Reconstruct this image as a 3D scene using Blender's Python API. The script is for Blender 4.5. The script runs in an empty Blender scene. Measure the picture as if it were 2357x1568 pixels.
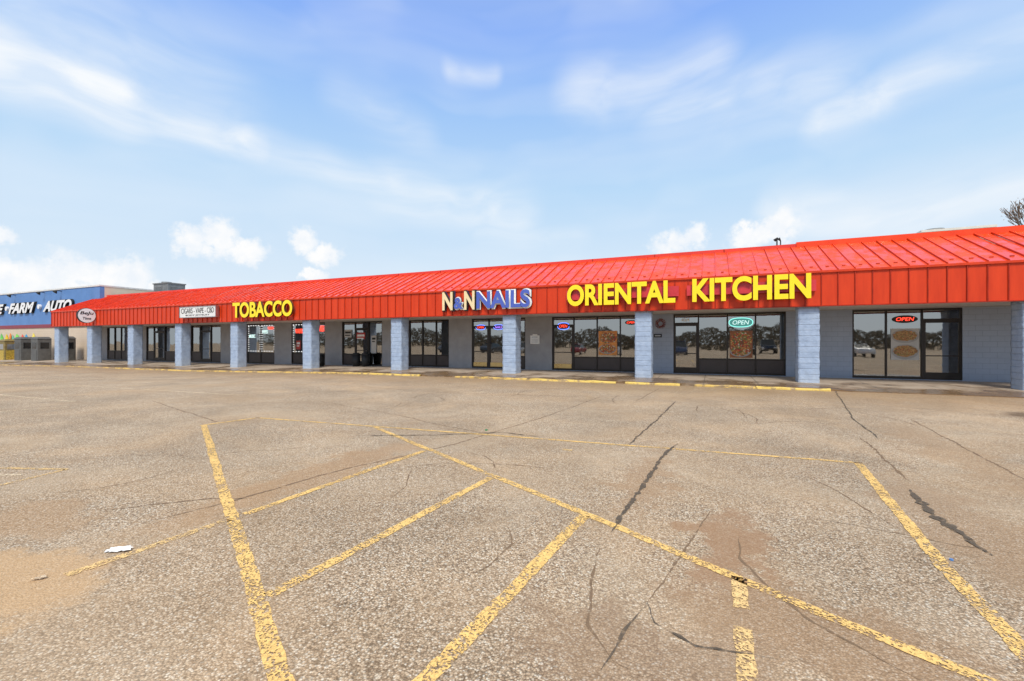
import bpy, bmesh, math, random
from mathutils import Vector, Matrix, Euler
random.seed(7)
S=bpy.context.scene
COL=S.collection
rad=math.radians
S.view_settings.view_transform='Standard'
S.view_settings.look='None'
S.view_settings.exposure=0

# ------------------------------------------------------------------ node helpers
class NT:
    def __init__(s,tree):
        s.t=tree; s.n=tree.nodes; s.l=tree.links
    def add(s,typ,**kw):
        nd=s.n.new(typ)
        for k,v in kw.items(): setattr(nd,k,v)
        return nd
    def put(s,sock,v):
        if v is None: return
        if isinstance(v,bpy.types.NodeSocket): s.l.new(v,sock)
        else: sock.default_value=v
    def m(s,op,a,b=None,c=None,clamp=False):
        nd=s.add('ShaderNodeMath',operation=op,use_clamp=clamp)
        s.put(nd.inputs[0],a); s.put(nd.inputs[1],b); s.put(nd.inputs[2],c)
        return nd.outputs[0]
    def v(s,op,a,b=None,scale=None):
        nd=s.add('ShaderNodeVectorMath',operation=op)
        s.put(nd.inputs[0],a)
        if b is not None: s.put(nd.inputs[1],b)
        if scale is not None: s.put(nd.inputs['Scale'],scale)
        return nd.outputs['Value'] if op in('LENGTH','DOT_PRODUCT','DISTANCE') else nd.outputs[0]
    def noise(s,vec,scale,detail=4,rough=.55,dist=0):
        nd=s.add('ShaderNodeTexNoise')
        s.put(nd.inputs['Vector'],vec); nd.inputs['Scale'].default_value=scale
        nd.inputs['Detail'].default_value=detail; nd.inputs['Roughness'].default_value=rough
        nd.inputs['Distortion'].default_value=dist
        return nd
    def ramp(s,f,stops,interp='LINEAR'):
        nd=s.add('ShaderNodeValToRGB'); cr=nd.color_ramp; cr.interpolation=interp
        while len(cr.elements)<len(stops): cr.elements.new(.5)
        for e,(p,c) in zip(cr.elements,stops):
            e.position=p
            e.color=(c,c,c,1) if isinstance(c,(int,float)) else (c[0],c[1],c[2],1)
        s.put(nd.inputs[0],f); return nd.outputs[0]
    def mix(s,f,a,b,blend='MIX'):
        nd=s.add('ShaderNodeMix',data_type='RGBA',blend_type=blend)
        s.put(nd.inputs[0],f)
        for k,x in ((6,a),(7,b)):
            if isinstance(x,tuple) and len(x)==3: x=(x[0],x[1],x[2],1)
            s.put(nd.inputs[k],x)
        return nd.outputs[2]
    def mapr(s,x,a,b,c=0.,d=1.,smooth=False):
        nd=s.add('ShaderNodeMapRange'); 
        if smooth: nd.interpolation_type='SMOOTHSTEP'
        s.put(nd.inputs[0],x)
        for i,q in enumerate((a,b,c,d)): nd.inputs[i+1].default_value=q
        return nd.outputs[0]

def newmat(name):
    m=bpy.data.materials.new(name); m.use_nodes=True
    t=NT(m.node_tree); b=m.node_tree.nodes['Principled BSDF']
    return m,t,b
def pos(t): return t.add('ShaderNodeNewGeometry').outputs['Position']
def pbr(name,col,rough=.6,metal=0,var=.15,vscale=3,bump=0,bscale=30,coat=0,emit=None,estr=0,spec=.5):
    m,t,b=newmat(name)
    p=pos(t)
    n=t.noise(p,vscale,4,.6).outputs[0]
    lo=tuple(c*(1-var) for c in col); hi=tuple(min(1,c*(1+var)) for c in col)
    t.l.new(t.ramp(n,[(.3,lo),(.7,hi)]),b.inputs['Base Color'])
    r=t.mapr(n,.3,.7,max(0,rough-.08),min(1,rough+.08)); t.l.new(r,b.inputs['Roughness'])
    b.inputs['Metallic'].default_value=metal
    b.inputs['Coat Weight'].default_value=coat
    b.inputs['Specular IOR Level'].default_value=spec
    if bump:
        bn=t.add('ShaderNodeBump'); bn.inputs['Strength'].default_value=bump; bn.inputs['Distance'].default_value=.02
        t.l.new(t.noise(p,bscale,4,.65).outputs[0],bn.inputs['Height']); t.l.new(bn.outputs[0],b.inputs['Normal'])
    if emit:
        b.inputs['Emission Color'].default_value=(*emit,1); b.inputs['Emission Strength'].default_value=estr
    return m

# ------------------------------------------------------------------ mesh helpers
class MB:
    def __init__(s): s.v=[];s.f=[];s.m=[]
    def quad(s,a,b,c,d,mat=0):
        i=len(s.v); s.v+= [a,b,c,d]; s.f.append((i,i+1,i+2,i+3)); s.m.append(mat)
    def box(s,x0,x1,y0,y1,z0,z1,mat=0):
        i=len(s.v)
        s.v+=[(x0,y0,z0),(x1,y0,z0),(x1,y1,z0),(x0,y1,z0),(x0,y0,z1),(x1,y0,z1),(x1,y1,z1),(x0,y1,z1)]
        for f in((0,3,2,1),(4,5,6,7),(0,1,5,4),(1,2,6,5),(2,3,7,6),(3,0,4,7)):
            s.f.append(tuple(i+k for k in f)); s.m.append(mat)
    def tube(s,p0,p1,r0,r1,n=10,mat=0,caps=True):
        p0=Vector(p0);p1=Vector(p1);d=(p1-p0).normalized()
        u=d.orthogonal().normalized();w=d.cross(u)
        i=len(s.v)
        for p,r in((p0,r0),(p1,r1)):
            for k in range(n):
                a=2*math.pi*k/n; s.v.append(tuple(p+u*math.cos(a)*r+w*math.sin(a)*r))
        for k in range(n):
            j=(k+1)%n; s.f.append((i+k,i+j,i+n+j,i+n+k)); s.m.append(mat)
        if caps:
            s.f.append(tuple(i+k for k in range(n))[::-1]); s.m.append(mat)
            s.f.append(tuple(i+n+k for k in range(n))); s.m.append(mat)
    def mesh(s,name,mats,smooth=False):
        me=bpy.data.meshes.new(name); me.from_pydata(s.v,[],s.f)
        for m in mats: me.materials.append(m)
        for p,k in zip(me.polygons,s.m): p.material_index=k; p.use_smooth=smooth
        me.update(); return me
def O(name,me=None,parent=None,loc=(0,0,0),label=None,cat=None,kind=None,group=None,rot=None,bevel=0):
    o=bpy.data.objects.new(name,me); COL.objects.link(o)
    o.location=loc
    if rot: o.rotation_euler=rot
    if parent: o.parent=parent
    if label: o['label']=label
    if cat: o['category']=cat
    if kind: o['kind']=kind
    if group: o['group']=group
    if bevel:
        b=o.modifiers.new('bevel','BEVEL'); b.width=bevel; b.segments=2; b.limit_method='ANGLE'
    return o
def lerp(x,pts):
    if x<=pts[0][0]: return pts[0][1]
    for (a,p),(b,q) in zip(pts,pts[1:]):
        if x<=b: return p+(q-p)*(x-a)/(b-a)
    return pts[-1][1]
def sm(t): t=max(0,min(1,t)); return t*t*(3-2*t)

def text_mesh(body,w,h,depth,mats,offset=.0,shear=0,name='lettering'):
    cu=bpy.data.curves.new('txt','FONT'); cu.body=body; cu.extrude=.1; cu.offset=offset; cu.shear=shear
    cu.fill_mode='BOTH'; cu.resolution_u=6
    ob=bpy.data.objects.new('txt',cu); COL.objects.link(ob)
    dg=bpy.context.evaluated_depsgraph_get(); dg.update()
    me=bpy.data.meshes.new_from_object(ob.evaluated_get(dg)); bpy.data.objects.remove(ob)
    xs=[v.co.x for v in me.vertices]; ys=[v.co.y for v in me.vertices]
    x0,x1,y0,y1=min(xs),max(xs),min(ys),max(ys)
    for v in me.vertices:
        x,y,z=v.co
        v.co=((x-x0)/(x1-x0)*w, -(z+.1)/.2*depth, (y-y0)/(y1-y0)*h)
    me.materials.clear()
    for m in mats: me.materials.append(m)
    me.update()
    for p in me.polygons: p.material_index=0 if (len(mats)==1 or p.normal.y<-.7) else 1
    me.name=name
    return me

# ------------------------------------------------------------------ camera
ALPHA=23.8
cam=bpy.data.cameras.new('camera'); co=bpy.data.objects.new('camera',cam); COL.objects.link(co)
co.location=(0,0,1.6); co.rotation_euler=(rad(90),0,rad(ALPHA))
cam.lens=16.0; cam.sensor_width=36; cam.shift_y=.0015; cam.clip_end=3000; cam.clip_start=.05
S.camera=co

# ------------------------------------------------------------------ sun + world
SUN_EL=52; SUN_DIR_AZ=158   # measured from +Y towards +X
sl=bpy.data.lights.new('sun','SUN'); sl.energy=3.1; sl.angle=rad(16); sl.color=(1,.94,.84)
so=bpy.data.objects.new('sun',sl); COL.objects.link(so)
a=rad(SUN_DIR_AZ); e=rad(SUN_EL)
dv=Vector((math.sin(a)*math.cos(e),math.cos(a)*math.cos(e),math.sin(e)))
so.rotation_euler=dv.to_track_quat('Z','Y').to_euler(); so.location=dv*60

w=bpy.data.worlds.new('World'); S.world=w; w.use_nodes=True
t=NT(w.node_tree); t.n.clear()
out=t.add('ShaderNodeOutputWorld'); bg=t.add('ShaderNodeBackground'); t.l.new(bg.outputs[0],out.inputs[0])
D=t.add('ShaderNodeTexCoord').outputs['Generated']
sp=t.add('ShaderNodeSeparateXYZ'); t.l.new(D,sp.inputs[0])
az=t.m('MULTIPLY',t.m('ARCTAN2',sp.outputs[0],sp.outputs[1]),57.2958)
A=t.m('ADD',az,ALPHA)
el=t.m('MULTIPLY',t.m('ARCSINE',sp.outputs[2]),57.2958)
cmb=t.add('ShaderNodeCombineXYZ'); t.l.new(A,cmb.inputs[0]); t.l.new(el,cmb.inputs[1]); P=cmb.outputs[0]
# thin high overcast takes over towards the zenith
base=t.ramp(t.mapr(el,0,90),[(0,(.80,.89,.97)),(.1,(.70,.84,.98)),(.2,(.52,.74,.98)),(.29,(.38,.61,.98)),(.38,(.27,.47,.98)),(.44,(.34,.50,.92)),(.56,(.82,.84,.86)),(1,(.98,.95,.90))])
sky=t.add('ShaderNodeTexSky'); sky.sky_type='NISHITA'; sky.sun_disc=False; sky.sun_elevation=e; sky.sun_rotation=a
nish=t.v('SCALE',sky.outputs[0],scale=.09)
base=t.mix(.06,base,nish)
n1=t.noise(D,3,2,.5); n2=t.noise(D,26,5,.62)
wv=t.v('SCALE',t.v('SUBTRACT',n1.outputs['Color'],(.5,.5,.5)),scale=6.)
wv2=t.v('SCALE',t.v('SUBTRACT',n2.outputs['Color'],(.5,.5,.5)),scale=3.6)
Pw=t.v('ADD',P,wv); Pc=t.v('ADD',t.v('ADD',P,wv2),t.v('SCALE',wv,scale=.18))
def capsule(a,b,r,Pv):
    ba=(b[0]-a[0],b[1]-a[1],0); L=ba[0]**2+ba[1]**2
    pa=t.v('SUBTRACT',Pv,(a[0],a[1],0))
    h=t.m('DIVIDE',t.v('DOT_PRODUCT',pa,ba),L,clamp=True)
    dd=t.v('LENGTH',t.v('SUBTRACT',pa,t.v('SCALE',ba,scale=h)))
    return t.mapr(dd,0,r,1,0,smooth=True)
wisps=[((-54,22.4),(-40,21.1),2.8,.95),((-40,21.1),(-28.9,20.2),1.9,.75),((-29,20.3),(-15,18.3),2.2,.48),((-15,18.3),(1,15.4),3.4,.45),
 ((-52,28),(-36,23),6.5,.36),((-8,31.3),(-3,31.2),1.0,.42),((9,28.8),(24,29),3.2,.40),((19,25.2),(34,24.4),3.2,.46),
 ((34,21.2),(50,23.6),2.0,.62),((30,13.4),(52,11.4),2.2,.6),((-20,26.8),(-12,24.3),2.4,.26),((-3,13.2),(9,12.6),1.4,.4)]
cir=None
for a_,b_,r_,s_ in wisps:
    c=t.m('MULTIPLY',capsule(a_,b_,r_*1.5,Pw),s_)
    cir=c if cir is None else t.m('MAXIMUM',cir,c)
mp=t.add('ShaderNodeMapping'); t.l.new(Pw,mp.inputs[0]); mp.inputs['Rotation'].default_value=(0,0,rad(9)); mp.inputs['Scale'].default_value=(.03,.30,1)
st=t.noise(mp.outputs[0],1.5,6,.5,.15).outputs[0]
cir=t.m('MULTIPLY',cir,t.mapr(st,.34,.68,.42,1.15))
thin=t.m('MULTIPLY',t.mapr(t.noise(mp.outputs[0],.6,3,.45,.1).outputs[0],.42,.8),.30)
cir=t.m('ADD',cir,thin,clamp=True)
col=t.mix(cir,base,(.93,.965,1.0))
blobs=[(-47.5,5.2,3.4,2.6),(-43.9,5.8,3.5,3.0),(-40.3,6.2,2.9,2.5),(-37,5,2.5,1.5),(-35.2,10.2,2.0,1.9),(-32.8,10.8,2.8,2.2),(-30.0,9.6,2.4,1.8),
 (-24.7,11.2,1.9,1.8),(-22.4,9.8,2.2,1.7),(-23.4,7.6,1.6,.7),(19.4,11.3,3.4,1.8),(21.5,12.2,2.2,1.7),(28.0,11.8,2.9,1.7),(30.6,12.4,2.8,1.9),(-49,9.2,1.6,1.4)]
cu_=None
for x,y,rx,ry in blobs:
    q=t.v('DIVIDE',t.v('SUBTRACT',Pc,(x,y,0)),(rx,ry,1))
    c=t.m('SUBTRACT',1.,t.v('LENGTH',q))
    cu_=c if cu_ is None else t.m('MAXIMUM',cu_,c)
cum=t.mapr(cu_,-.08,.55,0,1,smooth=True)
shade=t.mix(t.mapr(n2.outputs[0],.35,.65),(.87,.92,.98),(1.0,1.0,1.0))
col=t.mix(cum,col,shade)
t.l.new(col,bg.inputs[0]); bg.inputs[1].default_value=1.0
w.cycles.sampling_method='MANUAL'; w.cycles.sample_map_resolution=256

# ------------------------------------------------------------------ ground
GX=[(-200,-.42),(-60,-.42),(-52,-.34),(-45,-.25),(-30,-.22),(-16,0),(400,0)]
def g(x,y=17.8): return lerp(x,GX)*sm((y-7)/9)
xs=[-900,-400,-200,-150,-120]+[i*2 for i in range(-50,20)]+[60,150,400,900]
ys=[-900,-300,-100,-30,-10,-4,0,3,5,7,8,9,10,11,12,13,14,15,16,17,18.2,20,30,60,200,900]
mb=MB()
for y in ys:
    for x in xs: mb.v.append((x,y,g(x,y)))
nx=len(xs)
for j in range(len(ys)-1):
    for i in range(nx-1):
        k=j*nx+i; mb.f.append((k,k+1,k+nx+1,k+nx)); mb.m.append(0)
m_asph,t,b=newmat('asphalt_exposed_aggregate')
p=pos(t)
nw=t.noise(p,2.2,6,.68)            # shared mid-scale noise
pw=t.v('ADD',p,t.v('SCALE',nw.outputs['Color'],scale=.05))
vo=t.add('ShaderNodeTexVoronoi'); t.l.new(pw,vo.inputs['Vector']); vo.inputs['Scale'].default_value=82
vo2=t.add('ShaderNodeTexVoronoi'); t.l.new(pw,vo2.inputs['Vector']); vo2.inputs['Scale'].default_value=210
s1=t.add('ShaderNodeSeparateColor'); t.l.new(vo.outputs['Color'],s1.inputs[0])
s2=t.add('ShaderNodeSeparateColor'); t.l.new(vo2.outputs['Color'],s2.inputs[0])
agg=t.ramp(s1.outputs[0],[(0,(.14,.09,.055)),(.22,(.34,.23,.145)),(.5,(.56,.405,.265)),(.78,(.78,.62,.44)),(1,(1.0,.94,.80))])
fine=t.ramp(s2.outputs[0],[(0,(.22,.15,.09)),(.5,(.55,.395,.25)),(1,(.92,.77,.56))])
c=t.mix(.32,agg,fine)
edge=t.mapr(vo.outputs['Distance'],.3,.75,1.,.45)
c=t.mix(1.,c,t.ramp(edge,[(0,0.),(1,1.)]),'MULTIPLY')
nf=t.noise(p,.5,9,.66,.4)
film=t.mapr(nf.outputs[0],.44,.64)
c=t.mix(t.m('MULTIPLY',film,.42),c,(.54,.37,.215))
sc=t.add('ShaderNodeSeparateColor'); t.l.new(nf.outputs['Color'],sc.inputs[0])
c=t.mix(t.m('MULTIPLY',t.mapr(sc.outputs[1],.5,.68),.35),c,(.54,.44,.32))
big=t.ramp(sc.outputs[2],[(.3,.76),(.62,1.05)])
c=t.mix(1.,c,big,'MULTIPLY')
sp=t.add('ShaderNodeSeparateXYZ'); t.l.new(p,sp.inputs[0])
stain=t.mapr(nw.outputs[0],.57,.74)
c=t.mix(t.m('MULTIPLY',stain,.36),c,(.24,.155,.09))
near=t.mapr(t.m('ADD',sp.outputs[1],t.m('MULTIPLY',sc.outputs[1],6)),16,20)
c=t.mix(t.m('MULTIPLY',near,.45),c,(.29,.18,.08))
sw=t.v('SUBTRACT',nw.outputs['Color'],(.5,.5,.5))
pb=t.v('ADD',p,t.v('SCALE',sw,scale=1.6))
def blobmask(cx,cy,rx,ry):
    q=t.v('MULTIPLY',t.v('SUBTRACT',pb,(cx,cy,0)),(1/rx,1/ry,0))
    return t.mapr(t.v('LENGTH',q),.55,1.1,1,0,smooth=True)
for (cx,cy,rx,ry,cc,st_) in [(-4.2,1.5,.7,.42,(.56,.37,.20),.72),(-5.6,2.0,.8,.45,(.42,.27,.15),.5),(.1,3.9,.35,.9,(.34,.205,.115),.75),(.6,2.9,.9,.5,(.33,.21,.12),.6),(-.3,2.4,.9,.4,(.30,.20,.125),.55),(-4.4,4.2,.5,2.2,(.40,.25,.135),.55),(2.0,5.2,.5,1.8,(.34,.225,.135),.5),(7,13.5,1.2,.9,(.12,.08,.05),.8),(-.7,5.6,.3,1.6,(.36,.23,.13),.5),(3.2,8.5,.5,3,(.36,.24,.14),.45)]:
    c=t.mix(t.m('MULTIPLY',blobmask(cx,cy,rx,ry),st_),c,cc)
t.l.new(c,b.inputs['Base Color'])
b.inputs['Specular IOR Level'].default_value=.2
t.l.new(t.mapr(near,0,1,.9,.6),b.inputs['Roughness'])
bn=t.add('ShaderNodeBump'); bn.inputs['Strength'].default_value=.7; bn.inputs['Distance'].default_value=.008; bn.invert=True
t.l.new(vo.outputs['Distance'],bn.inputs['Height']); t.l.new(bn.outputs[0],b.inputs['Normal'])
ground=O('parking_lot_ground',mb.mesh('ground',[m_asph]),kind='structure',label='worn brown exposed-aggregate asphalt parking lot',cat='parking lot')

# paint + cracks
def paint_mat(name,colr,wear,soft=.06):
    m,t,b=newmat(name); p=pos(t)
    va=t.noise(p,11,5,.75).outputs[0]; vc=t.noise(p,1.7,2,.5).outputs[0]
    v=t.add('ShaderNodeTexVoronoi'); t.l.new(p,v.inputs['Vector']); v.inputs['Scale'].default_value=90
    sv=t.add('ShaderNodeSeparateColor'); t.l.new(v.outputs['Color'],sv.inputs[0])
    s=t.m('ADD',t.m('ADD',t.m('MULTIPLY',va,.8),t.m('MULTIPLY',sv.outputs[0],.32)),t.m('MULTIPLY',vc,.5))
    mask=t.mapr(s,wear,wear+soft,1,0)
    colv=t.ramp(sv.outputs[1],[(.0,tuple(x*.70 for x in colr)),(.6,colr),(1,tuple(min(1,x*1.1) for x in colr))])
    t.l.new(colv,b.inputs['Base Color']); b.inputs['Roughness'].default_value=.8
    bn=t.add('ShaderNodeBump'); bn.inputs['Strength'].default_value=.5; bn.inputs['Distance'].default_value=.006
    t.l.new(v.outputs['Distance'],bn.inputs['Height']); t.l.new(bn.outputs[0],b.inputs['Normal'])
    t.l.new(mask,b.inputs['Alpha']); return m
m_line=paint_mat('worn_yellow_paint',(.88,.57,.19),.835,.07)
m_faint=paint_mat('faded_yellow_paint',(.84,.57,.24),.76,.12)
m_white=paint_mat('worn_pale_paint',(.84,.68,.46),.74,.15)
def ribbon(pts,wd,jit=.0,z=.004,seg=.12,widthvar=0):
    P=[]
    for (a,b) in zip(pts,pts[1:]):
        a=Vector(a);b=Vector(b);n=max(1,int((b-a).length/seg))
        for i in range(n): P.append(a.lerp(b,i/n))
    P.append(Vector(pts[-1]))
    mbr=MB(); off=0
    L=[]
    for i,q in enumerate(P):
        d=(P[min(i+1,len(P)-1)]-P[max(i-1,0)]).normalized(); n=Vector((-d.y,d.x))
        off=off*.9+random.uniform(-jit,jit)
        wv=wd*.5*(1+random.uniform(-widthvar,widthvar))
        if widthvar>.5: wv*=min(1,min(i,len(P)-1-i)/8+.1)
        c_=q+n*off
        L.append((c_+n*wv,c_-n*wv))
    for (a1,b1),(a2,b2) in zip(L,L[1:]):
        f=lambda v:(v.x,v.y,z+g(v.x,v.y))
        mbr.quad(f(b1),f(b2),f(a2),f(a1))
    return mbr
lines=[([(-8.92,5.60),(-1.62,1.39)],.10,m_line),([(-8.97,5.55),(-8.79,6.66)],.075,m_line),([(-8.83,6.62),(-5.76,6.85),(1.81,7.36)],.075,m_line),
 ([(1.76,7.40),(1.50,4.2),(1.46,2.9),(1.42,1.6)],.10,m_line),([(-5.80,6.78),(-1.07,4.14),(.72,3.12),(1.8,2.55)],.09,m_line),
 ([(-3.88,5.60),(-3.97,2.86)],.085,m_line),([(-3.98,2.72),(-4.05,1.62)],.085,m_faint),([(-2.39,4.80),(-2.56,2.0)],.092,m_line),([(-1.08,4.10),(-1.24,1.8),(-1.3,.9)],.10,m_line),
 ([(.165,3.45),(.155,3.05)],.09,m_faint),([(.155,2.85),(.145,2.1)],.09,m_faint),([(-8.28,2.66),(-7.42,2.97)],.07,m_faint),([(-7.42,2.97),(-7.27,2.34)],.07,m_faint),([(-8.1,2.4),(-7.6,2.62)],.07,m_white),
 ([(-22,6.3),(-15.7,6.44)],.1,m_white),([(-15.0,4.6),(-14.7,5.9)],.1,m_white),([(-22,8.9),(-13,9.2)],.09,m_white),([(-2.05,6.5),(-1.9,6.5)],.08,m_faint)]
for pts,wd,m in lines:
    r=ribbon(pts,wd,.003,.005,.06,.12)
    O('painted_line',r.mesh('painted_line',[m]),parent=ground)
def crack_mat(name,colr,wear):
    m,t,b=newmat(name); p=pos(t)
    n=t.noise(p,16,6,.75).outputs[0]
    t.l.new(t.ramp(n,[(.3,tuple(x*.6 for x in colr)),(.7,tuple(x*1.5 for x in colr))]),b.inputs['Base Color']); b.inputs['Roughness'].default_value=.95
    t.l.new(t.mapr(n,wear,wear+.18,1,0),b.inputs['Alpha']); return m
m_crack=crack_mat('crack_filler_dark',(.11,.085,.06),.48)
m_crackb=crack_mat('open_crack_brown',(.22,.145,.085),.46)
cr=[([(-.91,12.96),(-1.05,9.5),(-1.2,7.19)],.03,0),([(-.50,7.6),(-.60,7.0),(-.73,4.88),(-.80,3.84)],.042,0),([(1.95,6.25),(1.88,5.4),(1.90,4.56)],.075,0),
 ([(3.76,12.0),(3.5,9.2),(3.31,7.2),(3.2,5)],.028,1),([(3.7,18),(2.9,13),(2.67,11.5),(2.51,9.28)],.025,0),([(2.25,9.4),(2.21,8.6),(2.09,6.6)],.03,1),
 ([(-4.6,2.4),(-4.45,2.83),(-4.21,4.41),(-3.69,6.2),(-3.3,9),(-3.0,13.4)],.028,1),([(-.0,4.8),(-.23,3.54),(-.365,2.88)],.014,1),([(-.365,2.88),(-.30,2.7),(-.084,2.57),(.30,2.62)],.022,0),([(-.365,2.88),(-.45,2.55),(-.5,2.2)],.018,0),
 ([(.2,4.2),(.18,3.75),(.33,3.4),(.5,3.1),(.9,2.75)],.016,1),([(-9.8,9.2),(-6,8.0),(-4.6,7.4),(-3.6,7.1)],.026,1),([(-5.6,6.0),(-4.4,6.6),(-3.4,7.3),(-2.6,7.2)],.03,0),([(-14,7.4),(-11,6.5),(-8.9,5.9)],.025,1),
 ([(-5.3,2.4),(-4.7,3.0),(-4.3,3.2)],.026,1),([(-1.9,12.5),(-1.7,16.5)],.025,1),([(.9,12),(2.3,11.3)],.02,1),([(-14,13),(-8,12.3),(-3.0,13.0)],.03,1)]
rc=random.Random(21)
for _ in range(30):      # fine wandering hairline cracks
    x=rc.uniform(-9,5); y=rc.uniform(2.0,14); an=rc.choice((0,1.57,1.2,2.4))+rc.uniform(-.4,.4); pts=[(x,y)]
    for k in range(rc.randint(3,6)):
        an+=rc.uniform(-.6,.6); l_=rc.uniform(.12,.3)*(1+y*.12); x+=math.cos(an)*l_; y+=math.sin(an)*l_; pts.append((x,y))
    cr.append((pts,.010+.0012*y,1))
for pts,wd,k in cr:
    r=ribbon(pts,wd,.009 if wd>.02 else .005,.002 if k else .0075,.05,.7)
    O('pavement_crack',r.mesh('pavement_crack',[[m_crack,m_crackb][k]]),parent=ground)

# sidewalk
KG=[(-9.99e2,0),(-23.6,1),(-12.5,1),(-12.0,0),(-11.2,0),(-10.7,1),(3.4,1),(3.9,.1),(60,.1)]
def kmask(x): 
    if x<-23.6: return 1
    return lerp(x,KG)
WZ=[(-200,-.1),(-60,-.1),(-50,.02),(-35,.02),(-16,.13),(60,.13)]
m_walk,t,b=newmat('damp_concrete'); p=pos(t)
sp=t.add('ShaderNodeSeparateXYZ'); t.l.new(p,sp.inputs[0])
wet=t.mapr(t.m('ADD',t.noise(p,.5,5,.65).outputs[0],t.mapr(sp.outputs[1],18,22.3,.18,-.14)),.5,.62)
nn=t.noise(p,3,6,.7).outputs[0]
dry=t.ramp(nn,[(.3,(.34,.27,.20)),(.7,(.48,.39,.30))])
wc=t.ramp(nn,[(.3,(.15,.09,.045)),(.7,(.29,.185,.095))])
c=t.mix(wet,dry,wc)
jt=t.m('LESS_THAN',t.m('ABSOLUTE',t.m('SUBTRACT',t.m('MODULO',t.m('ADD',sp.outputs[0],300),1.8),.9)),.014)
c=t.mix(t.m('MULTIPLY',jt,.7),c,(.06,.05,.04))
t.l.new(c,b.inputs['Base Color']); t.l.new(t.mapr(wet,0,1,.8,.24),b.inputs['Roughness'])
bn=t.add('ShaderNodeBump'); bn.inputs['Strength'].default_value=.25; bn.inputs['Distance'].default_value=.01
t.l.new(t.noise(p,25,4,.7).outputs[0],bn.inputs['Height']); t.l.new(bn.outputs[0],b.inputs['Normal'])
mb=MB(); X=[-120,-100,-80,-70]+[ -66+i*.5 for i in range(0,int(90/.5)+1)]
KH=.085
def walk(x,y):
    f=(y-17.8)/(22.6-17.8); zf=g(x)+.015+KH*.85*kmask(x)
    return zf*(1-f)+lerp(x,WZ)*f
YS=[17.8,18.2,19,20,21,22.65]
for x in X:
    mb.v.append((x,17.8,g(x)-.1))
    for y in YS: mb.v.append((x,y,walk(x,y)))
n=len(YS)+1
for i in range(len(X)-1):
    for j in range(n-1):
        k=i*n+j; mb.f.append((k,k+n,k+n+1,k+1)); mb.m.append(0)
O('covered_sidewalk',mb.mesh('sidewalk',[m_walk]),kind='structure',label='damp stained concrete walkway under the canopy',cat='sidewalk')
def kerb_mat(name,wear,colr=(.78,.56,.14)):
    m,t,b=newmat(name); p=pos(t)
    n=t.noise(p,2.6,7,.8).outputs[0]
    f=t.mapr(n,wear,wear+.08)
    base=t.ramp(t.noise(p,7,5,.7).outputs[0],[(.3,(.22,.15,.08)),(.7,(.48,.34,.19))])
    t.l.new(t.mix(f,colr,base),b.inputs['Base Color']); b.inputs['Roughness'].default_value=.75
    bn=t.add('ShaderNodeBump'); bn.inputs['Strength'].default_value=.6; bn.inputs['Distance'].default_value=.02
    t.l.new(t.noise(p,18,5,.7).outputs[0],bn.inputs['Height']); t.l.new(bn.outputs[0],b.inputs['Normal'])
    return m
m_kerb1=kerb_mat('kerb_yellow',.51); m_kerb2=kerb_mat('kerb_worn_yellow',.47,(.70,.48,.13)); m_kerb3=kerb_mat('kerb_dull',.44,(.60,.41,.14))
for x0,x1,m in [(-10.6,-7.1,m_kerb2),(-7.08,-3.42,m_kerb1),(-3.06,-1.1,m_kerb1),(-.6,1.35,m_kerb2),(1.37,3.5,m_kerb1),(-23.6,-20,m_kerb2),(-19.98,-16.2,m_kerb2),(-16.18,-12.5,m_kerb1),(-38,-23.62,m_kerb2),(-52,-38.02,m_kerb3),(-75,-52.02,m_kerb3)]:
    mb=MB(); n=max(3,int((x1-x0)/.3)); 
    prof=[(17.64,-.08),(17.65,KH-.03),(17.675,KH),(17.795,KH+.002)]
    rows=[]
    for i in range(n+1):
        x=x0+(x1-x0)*i/n; dz=random.uniform(-.025,.006); rows.append([(x,y+random.uniform(-.018,.018),z+g(x)+(dz if j else 0)) for j,(y,z) in enumerate(prof)])
    for i in range(n):
        for j in range(3): mb.quad(rows[i][j],rows[i+1][j],rows[i+1][j+1],rows[i][j+1])
    mb.quad(*[rows[0][j] for j in (0,1,2,3)]); mb.quad(*[rows[-1][j] for j in (3,2,1,0)])
    O('kerb',mb.mesh('kerb',[m]),kind='structure',label='yellow painted concrete kerb along the walkway',cat='kerb',group='kerb stones along the walkway')

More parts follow.
